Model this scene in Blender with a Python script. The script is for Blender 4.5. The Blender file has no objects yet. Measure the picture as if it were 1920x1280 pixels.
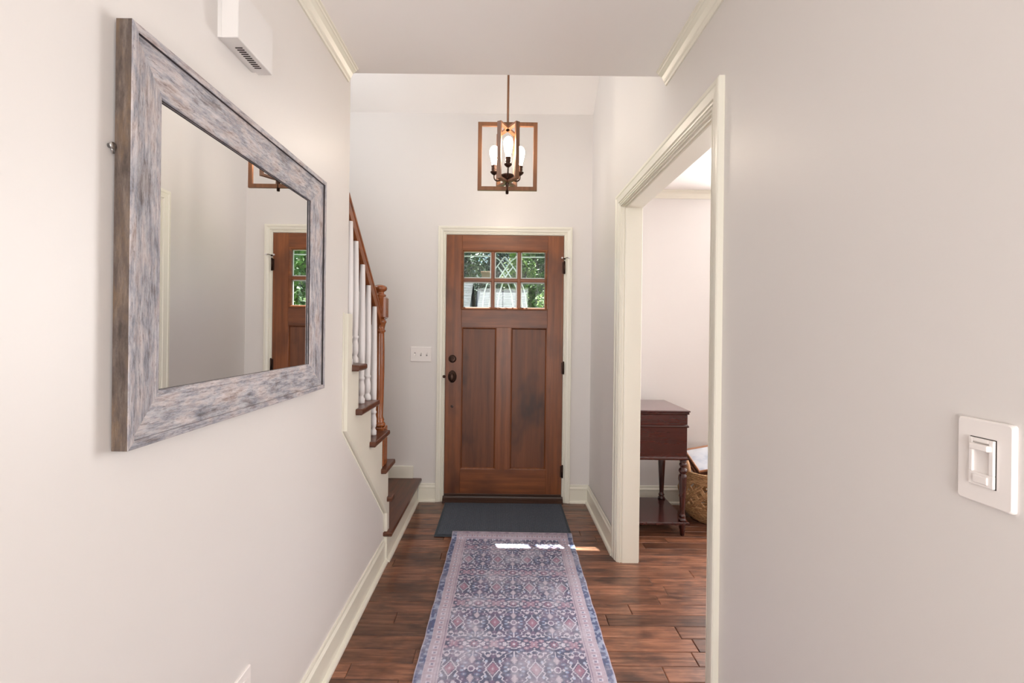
import bpy, math, random
import numpy as np
from mathutils import Vector, Matrix, Quaternion

random.seed(7)
rng = np.random.default_rng(11)
PI = math.pi
S = bpy.context.scene
COL = S.collection

# ------------------------------------------------------------------ camera
EYE = 1.335
ROLL = 0.0115
cd = bpy.data.cameras.new('camera')
cam = bpy.data.objects.new('camera', cd)
COL.objects.link(cam)
cd.sensor_width = 36.0
cd.lens = 853.0 / 1920.0 * 36.0
cd.shift_x = 18.0 / 1920.0
cd.shift_y = -20.0 / 1920.0
cd.clip_start = 0.02
cd.clip_end = 300
# level camera looking along +Y, rolled a little
right = Vector((math.cos(ROLL), 0, math.sin(ROLL)))
up = Vector((-math.sin(ROLL), 0, math.cos(ROLL)))
back = Vector((0, -1, 0))
M = Matrix((right, up, back)).transposed().to_4x4()
M.translation = Vector((0, 0, EYE))
cam.matrix_world = M
S.camera = cam

# ------------------------------------------------------------------ world, sun, lights, exposure
S.view_settings.view_transform = 'Standard'
S.view_settings.look = 'None'
S.view_settings.gamma = 1.0
S.view_settings.use_curve_mapping = False
S.view_settings.exposure = 0.16
S.cycles.max_bounces = 10
S.cycles.diffuse_bounces = 6
S.cycles.glossy_bounces = 5
S.cycles.transparent_max_bounces = 16
S.cycles.sample_clamp_indirect = 6.0
S.cycles.caustics_reflective = False
S.cycles.caustics_refractive = False

w = bpy.data.worlds.new('world')
S.world = w
w.use_nodes = True
nt = w.node_tree
nt.nodes.clear()
sky = nt.nodes.new('ShaderNodeTexSky')
sky.sky_type = 'NISHITA'
sky.sun_disc = False
sky.sun_elevation = math.radians(63)
bg = nt.nodes.new('ShaderNodeBackground')
bg.inputs[1].default_value = 0.22
out = nt.nodes.new('ShaderNodeOutputWorld')
nt.links.new(sky.outputs[0], bg.inputs[0])
nt.links.new(bg.outputs[0], out.inputs[0])

def light(name, kind, loc, direction, energy, size=None, color=(1, 1, 1), angle=None, radius=None):
    ld = bpy.data.lights.new(name, kind)
    ld.energy = energy
    ld.color = color
    if kind == 'AREA':
        ld.shape = 'RECTANGLE'
        ld.size, ld.size_y = size
    if angle is not None:
        ld.angle = angle
    if radius is not None:
        ld.shadow_soft_size = radius
    o = bpy.data.objects.new(name, ld)
    COL.objects.link(o)
    o.location = loc
    if direction is not None:
        o.rotation_euler = Vector(direction).to_track_quat('-Z', 'Y').to_euler()
    return o

light('sun', 'SUN', (-4, 12, 25), (0.265, -0.715, -1.52), 32.0, angle=math.radians(0.6), color=(1.0, 0.97, 0.93))
light('window_light_dining_front', 'AREA', (2.55, 3.53, 1.55), (0, -1, 0), 90, (1.5, 1.6), (0.99, 0.985, 0.985))
light('dining_side_fill', 'AREA', (3.575, 1.0, 1.55), (-1, 0, 0), 24, (1.9, 1.5), (0.99, 0.985, 0.985))  # added fill lamp for the dining room, out of view
light('stairwell_fill', 'AREA', (-1.695, 2.2, 3.15), (1, 0, 0), 24, (1.5, 1.2), (0.96, 0.98, 1.0))  # unseen fill lamp added to brighten the foyer
light('hall_rear_fill', 'AREA', (0.0, -2.575, 1.35), (0, 1, 0), 44, (1.1, 1.8), (0.99, 0.985, 0.98))  # added fill lamp behind the camera, lights the near hall
light('ceiling_fill', 'AREA', (0.05, -0.9, 0.9), (0.12, 0.6, 1), 14, (0.7, 0.7), (0.99, 0.985, 0.98))  # added lamp aimed upward to brighten the hall ceiling

# ------------------------------------------------------------------ materials
def lin(c):
    return tuple((x / 12.92 if x <= 0.04045 else ((x + 0.055) / 1.055) ** 2.4) for x in [v / 255.0 for v in c])

def N(nt, t, **kw):
    n = nt.nodes.new(t)
    for k, v in kw.items():
        setattr(n, k, v)
    return n

def base(name, col, rough=0.5, metal=0.0, spec=0.5, coat=0.0):
    m = bpy.data.materials.new(name)
    m.use_nodes = True
    nt = m.node_tree
    b = nt.nodes['Principled BSDF']
    c = lin(col)
    b.inputs['Base Color'].default_value = (*c, 1)
    b.inputs['Roughness'].default_value = rough
    b.inputs['Metallic'].default_value = metal
    b.inputs['Specular IOR Level'].default_value = spec
    b.inputs['Coat Weight'].default_value = coat
    return m, nt, b

def add_bump(nt, b, src, strength, dist=0.002):
    bm = N(nt, 'ShaderNodeBump')
    bm.inputs['Strength'].default_value = strength
    bm.inputs['Distance'].default_value = dist
    nt.links.new(src, bm.inputs['Height'])
    nt.links.new(bm.outputs[0], b.inputs['Normal'])

def noise(nt, vec, scale, detail=4, rough=0.6):
    n = N(nt, 'ShaderNodeTexNoise')
    n.inputs['Scale'].default_value = scale
    n.inputs['Detail'].default_value = detail
    n.inputs['Roughness'].default_value = rough
    nt.links.new(vec, n.inputs['Vector'])
    return n

def ramp(nt, fac, stops):
    r = N(nt, 'ShaderNodeValToRGB')
    el = r.color_ramp.elements
    while len(el) < len(stops):
        el.new(0.5)
    for e, (p, c) in zip(el, stops):
        e.position = p
        e.color = (*lin(c), 1)
    nt.links.new(fac, r.inputs[0])
    return r

def mapped(nt, scale, rnd=True):
    tc = N(nt, 'ShaderNodeTexCoord')
    mp = N(nt, 'ShaderNodeMapping')
    mp.inputs['Scale'].default_value = scale
    nt.links.new(tc.outputs['Object'], mp.inputs['Vector'])
    if rnd:
        oi = N(nt, 'ShaderNodeObjectInfo')
        ml = N(nt, 'ShaderNodeVectorMath', operation='SCALE')
        ml.inputs[0].default_value = (37.0, 19.0, 53.0)
        nt.links.new(oi.outputs['Random'], ml.inputs['Scale'])
        nt.links.new(ml.outputs[0], mp.inputs['Location'])
    return mp.outputs[0]

def paint(name, col, rough=0.5, bump=0.06, scale=260, spec=0.5, coat=0.0):
    m, nt, b = base(name, col, rough, spec=spec, coat=coat)
    v = mapped(nt, (1, 1, 1), False)
    n = noise(nt, v, scale, 2)
    add_bump(nt, b, n.outputs[0], bump, 0.001)
    return m

def wood(name, axis, stops, rough=0.35, scale=(1.2, 26), blotch=0.35, blotch_col=(45, 22, 12), bump=0.15, coat=0.0, rnd_val=0.0, blotch_scale=3.0, blotch_lo=.52):
    m, nt, b = base(name, (120, 70, 40), rough, coat=coat)
    sc = [scale[1]] * 3
    sc['XYZ'.index(axis)] = scale[0]
    v = mapped(nt, tuple(sc))
    n = noise(nt, v, 1.0, 6, 0.65)
    r = ramp(nt, n.outputs[0], stops)
    v2s = [1.6] * 3
    v2s['XYZ'.index(axis)] = 0.7
    v2 = mapped(nt, tuple(v2s))
    n2 = noise(nt, v2, blotch_scale, 3)
    mr = N(nt, 'ShaderNodeMapRange')
    mr.inputs['From Min'].default_value = blotch_lo
    mr.inputs['From Max'].default_value = 0.72
    mr.inputs['To Max'].default_value = blotch
    nt.links.new(n2.outputs[0], mr.inputs['Value'])
    mx = N(nt, 'ShaderNodeMix', data_type='RGBA')
    nt.links.new(mr.outputs[0], mx.inputs[0])
    nt.links.new(r.outputs[0], mx.inputs[6])
    mx.inputs[7].default_value = (*lin(blotch_col), 1)
    last = mx.outputs[2]
    if rnd_val:
        oi = N(nt, 'ShaderNodeObjectInfo')
        mr2 = N(nt, 'ShaderNodeMapRange')
        mr2.inputs['To Min'].default_value = 1 - rnd_val
        mr2.inputs['To Max'].default_value = 1 + rnd_val
        nt.links.new(oi.outputs['Random'], mr2.inputs['Value'])
        hs = N(nt, 'ShaderNodeHueSaturation')
        nt.links.new(mr2.outputs[0], hs.inputs['Value'])
        nt.links.new(last, hs.inputs['Color'])
        last = hs.outputs[0]
    nt.links.new(last, b.inputs['Base Color'])
    add_bump(nt, b, n.outputs[0], bump, 0.002)
    return m

MAT = {}
MAT['wall'] = paint('wall_paint', (221, 217, 214), 0.42, 0.05)
MAT['ceiling'] = paint('ceiling_paint', (243, 240, 238), 0.8, 0.04)
MAT['trim'] = paint('cream_trim_paint', (230, 227, 214), 0.35, 0.0, 60)
MAT['white_paint'] = paint('white_gloss_paint', (226, 223, 223), 0.35, 0.02, 60)
MAT['plastic'] = paint('white_plastic', (236, 231, 228), 0.35, 0.0)
MAT['chime'] = paint('chime_plastic', (222, 219, 217), 0.45, 0.0)
MAT['slot'] = paint('dark_slot', (40, 30, 28), 0.8, 0.0)
door_stops = [(0.25, (88, 47, 22)), (0.5, (120, 67, 34)), (0.75, (144, 85, 45))]
MAT['door_v'] = wood('door_wood_upright', 'Z', door_stops, 0.38, (1.3, 26), 0.7, (66, 33, 20), 0.08)
MAT['door_h'] = wood('door_wood_level', 'X', door_stops, 0.38, (1.3, 26), 0.6, (66, 33, 20), 0.08)
MAT['door_p'] = wood('door_wood_panel', 'Z', [(0.25, (76, 40, 20)), (0.5, (104, 58, 31)), (0.75, (122, 71, 39))], 0.45, (1.2, 24), 0.85, (44, 22, 14), 0.08)
MAT['plank'] = wood('floor_plank_wood', 'X', [(0.28, (74, 43, 31)), (0.45, (108, 68, 48)), (0.57, (130, 86, 64)), (0.74, (160, 114, 90))], 0.33, (4.5, 60), 0.85, (48, 28, 23), 0.35, 0.3, 0.42, 8.0, .48)
MAT['subfloor'] = paint('subfloor_dark', (40, 24, 18), 0.8, 0.0)
MAT['tread_y'] = wood('tread_wood', 'Y', [(0.25, (58, 30, 20)), (0.5, (88, 48, 30)), (0.8, (112, 64, 40))], 0.28, (2, 30), 0.5, (50, 26, 18), 0.1)
MAT['tread_x'] = wood('tread_wood_cross', 'X', [(0.25, (58, 30, 20)), (0.5, (88, 48, 30)), (0.8, (112, 64, 40))], 0.28, (2, 30), 0.5, (50, 26, 18), 0.1)
MAT['rail'] = wood('handrail_wood', 'Y', [(0.25, (92, 48, 22)), (0.5, (132, 72, 34)), (0.8, (158, 92, 48))], 0.38, (2, 30), 0.3, (70, 34, 18), 0.03, 0.0)
MAT['newel'] = wood('newel_wood', 'Z', [(0.25, (96, 50, 24)), (0.5, (140, 78, 38)), (0.8, (170, 102, 54))], 0.25, (2, 40), 0.6, (60, 28, 16), 0.06, 0.3)
MAT['mahogany'] = wood('mahogany', 'X', [(0.2, (50, 16, 11)), (0.55, (64, 21, 13)), (0.85, (76, 28, 18))], 0.25, (3, 20), 0.3, (40, 14, 12), 0.04, 0.4)
MAT['mahogany_v'] = wood('mahogany_upright', 'Z', [(0.25, (40, 14, 11)), (0.55, (62, 22, 17)), (0.85, (80, 32, 24))], 0.22, (3, 30), 0.5, (40, 14, 12), 0.04, 0.4)
MAT['mahogany_top'] = wood('mahogany_top_sheen', 'X', [(0.25, (84, 58, 60)), (0.55, (104, 77, 79)), (0.85, (132, 106, 106))], 0.2, (3, 30), 0.5, (84, 50, 50), 0.04, 0.4)  # paler tone paints the top's reflected light into the wood colour
MAT['bronze'] = paint('dark_bronze', (62, 44, 36), 0.35, 0.05, 40)
MAT['bronze'].node_tree.nodes['Principled BSDF'].inputs['Metallic'].default_value = 0.8
MAT['lantern'] = wood('lantern_bronze', 'Z', [(0.3, (104, 68, 44)), (0.7, (128, 86, 58))], 0.4, (4, 60), 0.2, (80, 50, 34), 0.03)
MAT['threshold'] = paint('threshold_bronze', (58, 36, 26), 0.3, 0.05, 40)
MAT['chrome'] = base('bright_metal', (200, 198, 195), 0.2, 1.0)[0]
MAT['frame_wood_light'] = wood('pale_frame_wood', 'X', [(0.3, (150, 100, 72)), (0.7, (188, 140, 108))], 0.4, (3, 40), 0.2)
MAT['frame_wood_dark'] = wood('dark_frame_wood', 'X', [(0.3, (70, 42, 30)), (0.7, (98, 62, 44))], 0.4, (3, 40), 0.2)
MAT['mirror'] = base('silvered_glass', (240, 240, 240), 0.0, 1.0)[0]

def barnwood(name, axis, dark=False):
    m, nt, b = base(name, (150, 140, 138), 0.6)
    sc = [110.0] * 3
    sc['XYZ'.index(axis)] = 14.0
    v = mapped(nt, tuple(sc))
    n1 = noise(nt, v, 1.0, 8, 0.75)
    sc2 = [26.0] * 3
    sc2['XYZ'.index(axis)] = 9.0
    v2 = mapped(nt, tuple(sc2))
    n2 = noise(nt, v2, 1.0, 6, 0.7)
    if dark:
        r1 = ramp(nt, n1.outputs[0], [(0.34, (44, 35, 31)), (0.5, (84, 72, 65)), (0.64, (128, 116, 108)), (0.76, (158, 148, 142))])
        r2 = ramp(nt, n2.outputs[0], [(0.38, (48, 38, 33)), (0.5, (98, 84, 75)), (0.62, (124, 100, 76))])
    else:
        r1 = ramp(nt, n1.outputs[0], [(0.34, (56, 49, 52)), (0.44, (124, 116, 119)), (0.52, (172, 164, 164)), (0.64, (206, 200, 200))])
        r2 = ramp(nt, n2.outputs[0], [(0.36, (84, 76, 80)), (0.45, (146, 153, 166)), (0.55, (192, 182, 182)), (0.66, (144, 118, 102))])
    mx = N(nt, 'ShaderNodeMix', data_type='RGBA')
    mx.inputs[0].default_value = 0.5
    nt.links.new(r1.outputs[0], mx.inputs[6])
    nt.links.new(r2.outputs[0], mx.inputs[7])
    # sharp worn flecks
    n3 = noise(nt, v, 2.6, 4, 0.8)
    mr = N(nt, 'ShaderNodeMapRange')
    mr.inputs['From Min'].default_value = 0.56
    mr.inputs['From Max'].default_value = 0.62
    mr.inputs['To Max'].default_value = 0.55
    nt.links.new(n3.outputs[0], mr.inputs['Value'])
    mx2 = N(nt, 'ShaderNodeMix', data_type='RGBA')
    nt.links.new(mr.outputs[0], mx2.inputs[0])
    nt.links.new(mx.outputs[2], mx2.inputs[6])
    mx2.inputs[7].default_value = (*lin((78, 66, 66)), 1)
    nt.links.new(mx2.outputs[2], b.inputs['Base Color'])
    add_bump(nt, b, n1.outputs[0], 0.35, 0.001)
    return m
MAT['barn_y'] = barnwood('weathered_frame_level', 'Y')
MAT['barn_z'] = barnwood('weathered_frame_upright', 'Z')
MAT['barn_side'] = barnwood('weathered_frame_edge', 'Z', True)
MAT['lip_and_shade'] = paint('frame_lip_and_shade', (52, 46, 48), 0.7, 0.0)  # dark lip colour, also painted shade on two frame steps

def glass_mat():
    m = bpy.data.materials.new('pane_glass')
    m.use_nodes = True
    nt = m.node_tree
    nt.nodes.clear()
    t = N(nt, 'ShaderNodeBsdfTransparent')
    t.inputs[0].default_value = (0.93, 0.96, 0.95, 1)
    g = N(nt, 'ShaderNodeBsdfGlossy')
    g.inputs['Roughness'].default_value = 0.02
    mx = N(nt, 'ShaderNodeMixShader')
    o = N(nt, 'ShaderNodeOutputMaterial')
    mx.inputs[0].default_value = 0.018
    nt.links.new(t.outputs[0], mx.inputs[1])
    nt.links.new(g.outputs[0], mx.inputs[2])
    nt.links.new(mx.outputs[0], o.inputs[0])
    return m
MAT['glass'] = glass_mat()
MAT['came'] = base('pale_glass_bevel', (222, 236, 236), 0.25)[0]

def emit_mat(name, col, strength):
    m = bpy.data.materials.new(name)
    m.use_nodes = True
    nt = m.node_tree
    nt.nodes.clear()
    e = N(nt, 'ShaderNodeEmission')
    e.inputs[0].default_value = (*col, 1)
    e.inputs[1].default_value = strength
    o = N(nt, 'ShaderNodeOutputMaterial')
    nt.links.new(e.outputs[0], o.inputs[0])
    return m
MAT['bulb'] = emit_mat('glowing_bulb', (1.0, 0.86, 0.70), 60.0)

def leaf_mat(name, c1, c2, c3):
    m, nt, b = base(name, c1, 0.6)
    g = N(nt, 'ShaderNodeNewGeometry')
    r = ramp(nt, g.outputs['Random Per Island'], [(0.0, c1), (0.5, c2), (1.0, c3)])
    nt.links.new(r.outputs[0], b.inputs['Base Color'])
    return m
MAT['leaf_dark'] = leaf_mat('dark_leaves', (20, 40, 32), (44, 70, 54), (100, 128, 104))
MAT['leaf_light'] = leaf_mat('light_leaves', (52, 84, 30), (110, 138, 58), (170, 186, 92))
MAT['leaf_mid'] = leaf_mat('mid_leaves', (40, 70, 36), (88, 116, 66), (140, 162, 106))
MAT['bark'] = paint('bark', (82, 70, 60), 0.9, 0.5, 20)
MAT['grass'] = paint('lawn', (86, 116, 60), 0.9, 0.5, 20)
MAT['stone'] = paint('porch_stone', (168, 164, 158), 0.8, 0.3, 40)
MAT['brick'] = paint('tan_brick', (196, 142, 104), 0.8, 0.3, 20)
MAT['siding'] = paint('pale_siding', (190, 190, 192), 0.7, 0.1, 20)
MAT['dark_siding'] = paint('dark_siding', (24, 30, 40), 1.0, 0.0, 20, spec=0.0)
MAT['exterior'] = paint('exterior_wall', (190, 186, 178), 0.8, 0.2, 20)

def shingle_mat():
    m, nt, b = base('roof_shingles', (150, 150, 156), 0.9)
    g = N(nt, 'ShaderNodeNewGeometry')
    r = ramp(nt, g.outputs['Random Per Island'], [(0.0, (40, 40, 45)), (0.5, (53, 52, 58)), (1.0, (68, 67, 74))])
    nt.links.new(r.outputs[0], b.inputs['Base Color'])
    return m
MAT['shingle'] = shingle_mat()

def rope_mat():
    m, nt, b = base('seagrass_rope', (170, 130, 90), 0.75)
    v = mapped(nt, (60, 60, 160))
    n = noise(nt, v, 1.0, 5, 0.7)
    r = ramp(nt, n.outputs[0], [(0.3, (112, 78, 50)), (0.5, (178, 138, 96)), (0.7, (220, 184, 138))])
    nt.links.new(r.outputs[0], b.inputs['Base Color'])
    add_bump(nt, b, n.outputs[0], 0.8, 0.003)
    return m
MAT['rope'] = rope_mat()
MAT['handle_rope'] = paint('pale_basket_handle', (206, 162, 122), 0.7, 0.5, 90)

def mat_mat():
    m, nt, b = base('charcoal_door_mat', (62, 66, 74), 0.9)
    tc = N(nt, 'ShaderNodeTexCoord')
    v = tc.outputs['Object']
    n = noise(nt, v, 220, 3)
    r = ramp(nt, n.outputs[0], [(0.3, (50, 56, 66)), (0.7, (92, 99, 110))])
    nt.links.new(r.outputs[0], b.inputs['Base Color'])
    add_bump(nt, b, n.outputs[0], 0.6, 0.002)
    return m
MAT['mat'] = mat_mat()
MAT['mat_edge'] = paint('mat_rubber_edge', (58, 66, 74), 0.7, 0.1)

def rug_mat():
    m, nt, b = base('printed_rug', (120, 115, 135), 0.95, spec=0.2)
    a = N(nt, 'ShaderNodeVertexColor')
    a.layer_name = 'print'
    nt.links.new(a.outputs[0], b.inputs['Base Color'])
    v = mapped(nt, (1, 1, 1), False)
    n = noise(nt, v, 500, 2)
    add_bump(nt, b, n.outputs[0], 0.4, 0.001)
    return m
MAT['rug'] = rug_mat()
def print_mat():
    m, nt, b = base('pale_watercolour_print', (224, 228, 234), 0.12)
    v = mapped(nt, (6, 6, 9))
    n = noise(nt, v, 1.0, 3)
    r = ramp(nt, n.outputs[0], [(0.35, (150, 160, 180)), (0.5, (196, 200, 208)), (0.7, (212, 214, 217))])
    nt.links.new(r.outputs[0], b.inputs['Base Color'])
    return m
MAT['print'] = print_mat()

# ------------------------------------------------------------------ mesh helpers
class MB:
    def __init__(s):
        s.v = []; s.f = []; s.mi = []; s.sm = []
    def add(s, vs, fs, mi=0, smooth=False):
        o = len(s.v)
        s.v += [tuple(v) for v in vs]
        s.f += [tuple(i + o for i in f) for f in fs]
        s.mi += [mi] * len(fs); s.sm += [smooth] * len(fs)
        return s
    def box(s, x0, x1, y0, y1, z0, z1, mi=0):
        vs = [(x, y, z) for x in (x0, x1) for y in (y0, y1) for z in (z0, z1)]
        fs = [(0, 1, 3, 2), (4, 6, 7, 5), (0, 4, 5, 1), (2, 3, 7, 6), (0, 2, 6, 4), (1, 5, 7, 3)]
        return s.add(vs, fs, mi)
    def bbox(s, x0, x1, y0, y1, z0, z1, c=0.002, mi=0):
        """box with every edge chamfered by c"""
        c = min(c, (x1 - x0) * .45, (y1 - y0) * .45, (z1 - z0) * .45)
        vs = []; idx = {}
        for ix, x in enumerate((x0, x1)):
            for iy, y in enumerate((y0, y1)):
                for iz, z in enumerate((z0, z1)):
                    sx, sy, sz = (1 - 2 * ix), (1 - 2 * iy), (1 - 2 * iz)
                    for k, p in enumerate(((x, y + sy * c, z + sz * c), (x + sx * c, y, z + sz * c), (x + sx * c, y + sy * c, z))):
                        idx[(ix, iy, iz, k)] = len(vs); vs.append(p)
        I = lambda a, b, d, k: idx[(a, b, d, k)]
        fs = []
        for a in (0, 1):
            fs.append([I(a, 0, 0, 0), I(a, 1, 0, 0), I(a, 1, 1, 0), I(a, 0, 1, 0)])
            fs.append([I(0, a, 0, 1), I(1, a, 0, 1), I(1, a, 1, 1), I(0, a, 1, 1)])
            fs.append([I(0, 0, a, 2), I(1, 0, a, 2), I(1, 1, a, 2), I(0, 1, a, 2)])
            for b_ in (0, 1):
                fs.append([I(a, b_, 0, 0), I(a, b_, 1, 0), I(a, b_, 1, 1), I(a, b_, 0, 1)])
                fs.append([I(a, 0, b_, 0), I(a, 1, b_, 0), I(a, 1, b_, 2), I(a, 0, b_, 2)])
                fs.append([I(0, a, b_, 1), I(1, a, b_, 1), I(1, a, b_, 2), I(0, a, b_, 2)])
                for d in (0, 1):
                    fs.append([I(a, b_, d, 0), I(a, b_, d, 1), I(a, b_, d, 2)])
        return s.add(vs, fs, mi)
    def prism(s, pts, z0, z1, mi=0, place=None):
        """polygon pts (a,b) extruded between z0,z1; place(a,b,t)->xyz"""
        place = place or (lambda a, b, t: (a, b, t))
        n = len(pts)
        vs = [place(a, b, z0) for a, b in pts] + [place(a, b, z1) for a, b in pts]
        fs = [tuple(range(n))[::-1], tuple(range(n, 2 * n))] + [(i, (i + 1) % n, n + (i + 1) % n, n + i) for i in range(n)]
        return s.add(vs, fs, mi)
    def loft(s, rings, closed=True, cap=True, mi=0, smooth=False, loop=False):
        n = len(rings[0]); vs = [p for r in rings for p in r]; fs = []
        m = len(rings)
        for k in range(m if loop else m - 1):
            a = k * n; b = ((k + 1) % m) * n
            for i in range(n if closed else n - 1):
                j = (i + 1) % n
                fs.append((a + i, a + j, b + j, b + i))
        if cap and not loop:
            fs.append(tuple(range(n))[::-1]); fs.append(tuple(range((m - 1) * n, m * n)))
        return s.add(vs, fs, mi, smooth)
    def lathe(s, prof, c=(0, 0, 0), n=20, axis='Z', mi=0, smooth=True):
        """prof: list of (r, h) along the axis from c"""
        rings = []
        for r, h in prof:
            ring = []
            for i in range(n):
                t = 2 * PI * i / n
                a, b = r * math.cos(t), r * math.sin(t)
                if axis == 'Z': p = (c[0] + a, c[1] + b, c[2] + h)
                elif axis == 'Y': p = (c[0] + a, c[1] + h, c[2] + b)
                else: p = (c[0] + h, c[1] + a, c[2] + b)
                ring.append(p)
            rings.append(ring)
        return s.loft(rings, mi=mi, smooth=smooth)
    def tube(s, pts, r, n=8, loop=False, mi=0, flat=None):
        P = [Vector(p) for p in pts]; rings = []
        m = len(P)
        prev = None
        for k, p in enumerate(P):
            if loop: d = P[(k + 1) % m] - P[k - 1]
            else: d = P[min(k + 1, m - 1)] - P[max(k - 1, 0)]
            d.normalize()
            if prev is None:
                u = d.orthogonal().normalized() if flat is None else (Vector(flat) - d * d.dot(Vector(flat))).normalized()
            else:
                u = (prev - d * d.dot(prev)).normalized()
            prev = u
            v2 = d.cross(u)
            ra = r if not hasattr(r, '__len__') else r[0]
            rb = r if not hasattr(r, '__len__') else r[1]
            rings.append([tuple(p + u * (ra * math.cos(2 * PI * i / n)) + v2 * (rb * math.sin(2 * PI * i / n))) for i in range(n)])
        return s.loft(rings, smooth=True, loop=loop, mi=mi)
    def build(s, name, mat, parent=None, origin=None):
        me = bpy.data.meshes.new(name)
        if parent is not None:
            o0 = Vector(parent.get('_w', (0, 0, 0)))
        elif origin is not None:
            o0 = Vector(origin)
        else:
            a = np.array(s.v)
            mn, mx = a.min(0), a.max(0)
            o0 = Vector(((mn[0] + mx[0]) / 2, (mn[1] + mx[1]) / 2, mn[2]))
        local = Vector((0, 0, 0))
        me.from_pydata([tuple(Vector(v) - o0) for v in s.v], [], s.f)
        mats = mat if isinstance(mat, (list, tuple)) else [mat]
        for m_ in mats:
            me.materials.append(MAT[m_] if isinstance(m_, str) else m_)
        me.polygons.foreach_set('material_index', s.mi)
        me.polygons.foreach_set('use_smooth', s.sm)
        me.validate()
        me.update()
        import bmesh
        bm = bmesh.new(); bm.from_mesh(me)
        bmesh.ops.recalc_face_normals(bm, faces=bm.faces)
        bm.to_mesh(me); bm.free()
        ob = bpy.data.objects.new(name, me)
        COL.objects.link(ob)
        ob['_w'] = tuple(o0)
        if parent is not None:
            ob.parent = parent
        else:
            ob.location = o0
        return ob

def empty(name, loc):
    o = bpy.data.objects.new(name, None)
    o.empty_display_size = 0.1
    COL.objects.link(o)
    o.location = loc
    o['_w'] = tuple(loc)
    return o

def tag(o, label, cat, group=None):
    o['label'] = label; o['category'] = cat
    if group: o['group'] = group
    return o
def struct(o):
    o['kind'] = 'structure'; return o

def recentre(o):
    """move a child's origin to its own middle so that its grain is its own"""
    me = o.data
    n = len(me.vertices)
    a = np.empty(n * 3); me.vertices.foreach_get('co', a); a = a.reshape(-1, 3)
    c = (a.min(0) + a.max(0)) / 2
    a -= c
    me.vertices.foreach_set('co', a.ravel()); me.update()
    o.location = Vector(o.location) + Vector(c)
    o['_w'] = tuple(Vector(o['_w']) + Vector(c))
    return o

# ------------------------------------------------------------------ dimensions
XL, XR = -0.668, 0.685       # hall walls
YD = 3.554                   # front-door wall
YC = 1.965                   # where the low hall ceiling ends
HC = 2.44
YB = -2.6                    # far end of the hall behind the camera
XS = -1.72                   # stairwell outer wall
XW = 3.60                    # dining room outer wall
WT = 0.115

# ------------------------------------------------------------------ setting: walls and ceilings
# front wall with the door opening
DX0, DX1, DZ1 = -0.452, 0.480, 2.092
m = MB()
m.box(XS - .1, DX0, YD, YD + .14, 0, 6.3); m.box(DX1, XW + .1, YD, YD + .14, 0, 6.3); m.box(DX0, DX1, YD, YD + .14, DZ1, 6.3)
struct(m.build('wall_front', 'wall'))
# left hall wall, its lower edge cut along the stair
m = MB()
poly = [(YB, 0), (2.60, 0), (2.60, .30), (1.925, .92), (1.925, 1.0), (YC, 1.0), (YC, 6.3), (YB, 6.3)]
m.prism(poly, XL - WT, XL, place=lambda a, b, t: (t, a, b))
struct(m.build('wall_left', 'wall'))
# right hall wall with the cased opening
OY0, OY1, OZ = 1.495, 2.640, 2.063
m = MB()
m.box(XR, XR + WT, YB, OY0 - .02, 0, 6.3); m.box(XR, XR + WT, OY1 + .02, 2.80, 0, 6.3); m.box(XR, XR + WT, OY0 - .02, OY1 + .02, OZ + .02, 6.3)
m.box(XR + .006, XR + WT, 2.80, YD, 0, 6.3)
struct(m.build('wall_right', 'wall'))
struct(MB().box(XS - .1, XS, YB, YD, 0, 6.3).build('wall_stairwell', 'wall'))
struct(MB().box(XS, XL, YB - .1, YB, 0, 6.3).box(XL, XR, YB - .1, YB, 0, 6.3).build('wall_back', 'wall'))
struct(MB().box(XL, XR, YC - .12, YC, HC + .1, 6.3).build('wall_foyer', 'wall'))
struct(MB().box(XW, XW + .1, -1.0, YD, 0, HC + .1).build('wall_dining', 'wall'))
struct(MB().box(XR + WT, XW, -1.1, -1.0, 0, HC + .1).build('wall_dining_back', 'wall'))
struct(MB().box(XL, XR, YB, YC, HC, HC + .1).build('ceiling', 'ceiling'))
struct(MB().box(XR + WT, XW, -1.0, YD, HC, HC + .1).build('ceiling_dining', 'ceiling'))
# sloped foyer ceiling, springing from the front wall
sl = 0.84
pr = [(YD, 3.03), (YD, 3.13), (0.2, 3.13 + (YD - .2) * sl), (0.2, 3.03 + (YD - .2) * sl)]
m = MB(); m.prism(pr, XS, XR + .006, place=lambda a, b, t: (t, a, b))
m.box(XS, XR, YB, 0.25, 5.8, 5.9)
struct(m.build('ceiling_foyer', 'ceiling'))

# ------------------------------------------------------------------ floor with planks
fl = struct(MB().box(XS, XW, YB, YD + .02, -.06, -.004).build('floor', 'subfloor'))
PW = 0.0825
def plank(x0, x1, y0, y1, z=0.0):
    mb = MB(); c = .0022
    x0 += .0008; x1 -= .0008; y0 += .0006; y1 -= .0006
    zt = z + random.uniform(-.0006, .0006)
    vs = [(x0, y0, -.018), (x1, y0, -.018), (x1, y1, -.018), (x0, y1, -.018),
          (x0, y0, zt - .0022), (x1, y0, zt - .0022), (x1, y1, zt - .0022), (x0, y1, zt - .0022),
          (x0 + c * 1.6, y0 + c, zt), (x1 - c * 1.6, y0 + c, zt), (x1 - c * 1.6, y1 - c, zt), (x0 + c * 1.6, y1 - c, zt)]
    fs = [(8, 9, 10, 11)]
    for k in (0, 4):
        for i in range(4):
            j = (i + 1) % 4
            fs.append((k + i, k + j, k + 4 + j, k + 4 + i))
    mb.add(vs, fs); return mb
rest = MB()
rows = int((YD - YB) / PW) + 1
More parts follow.
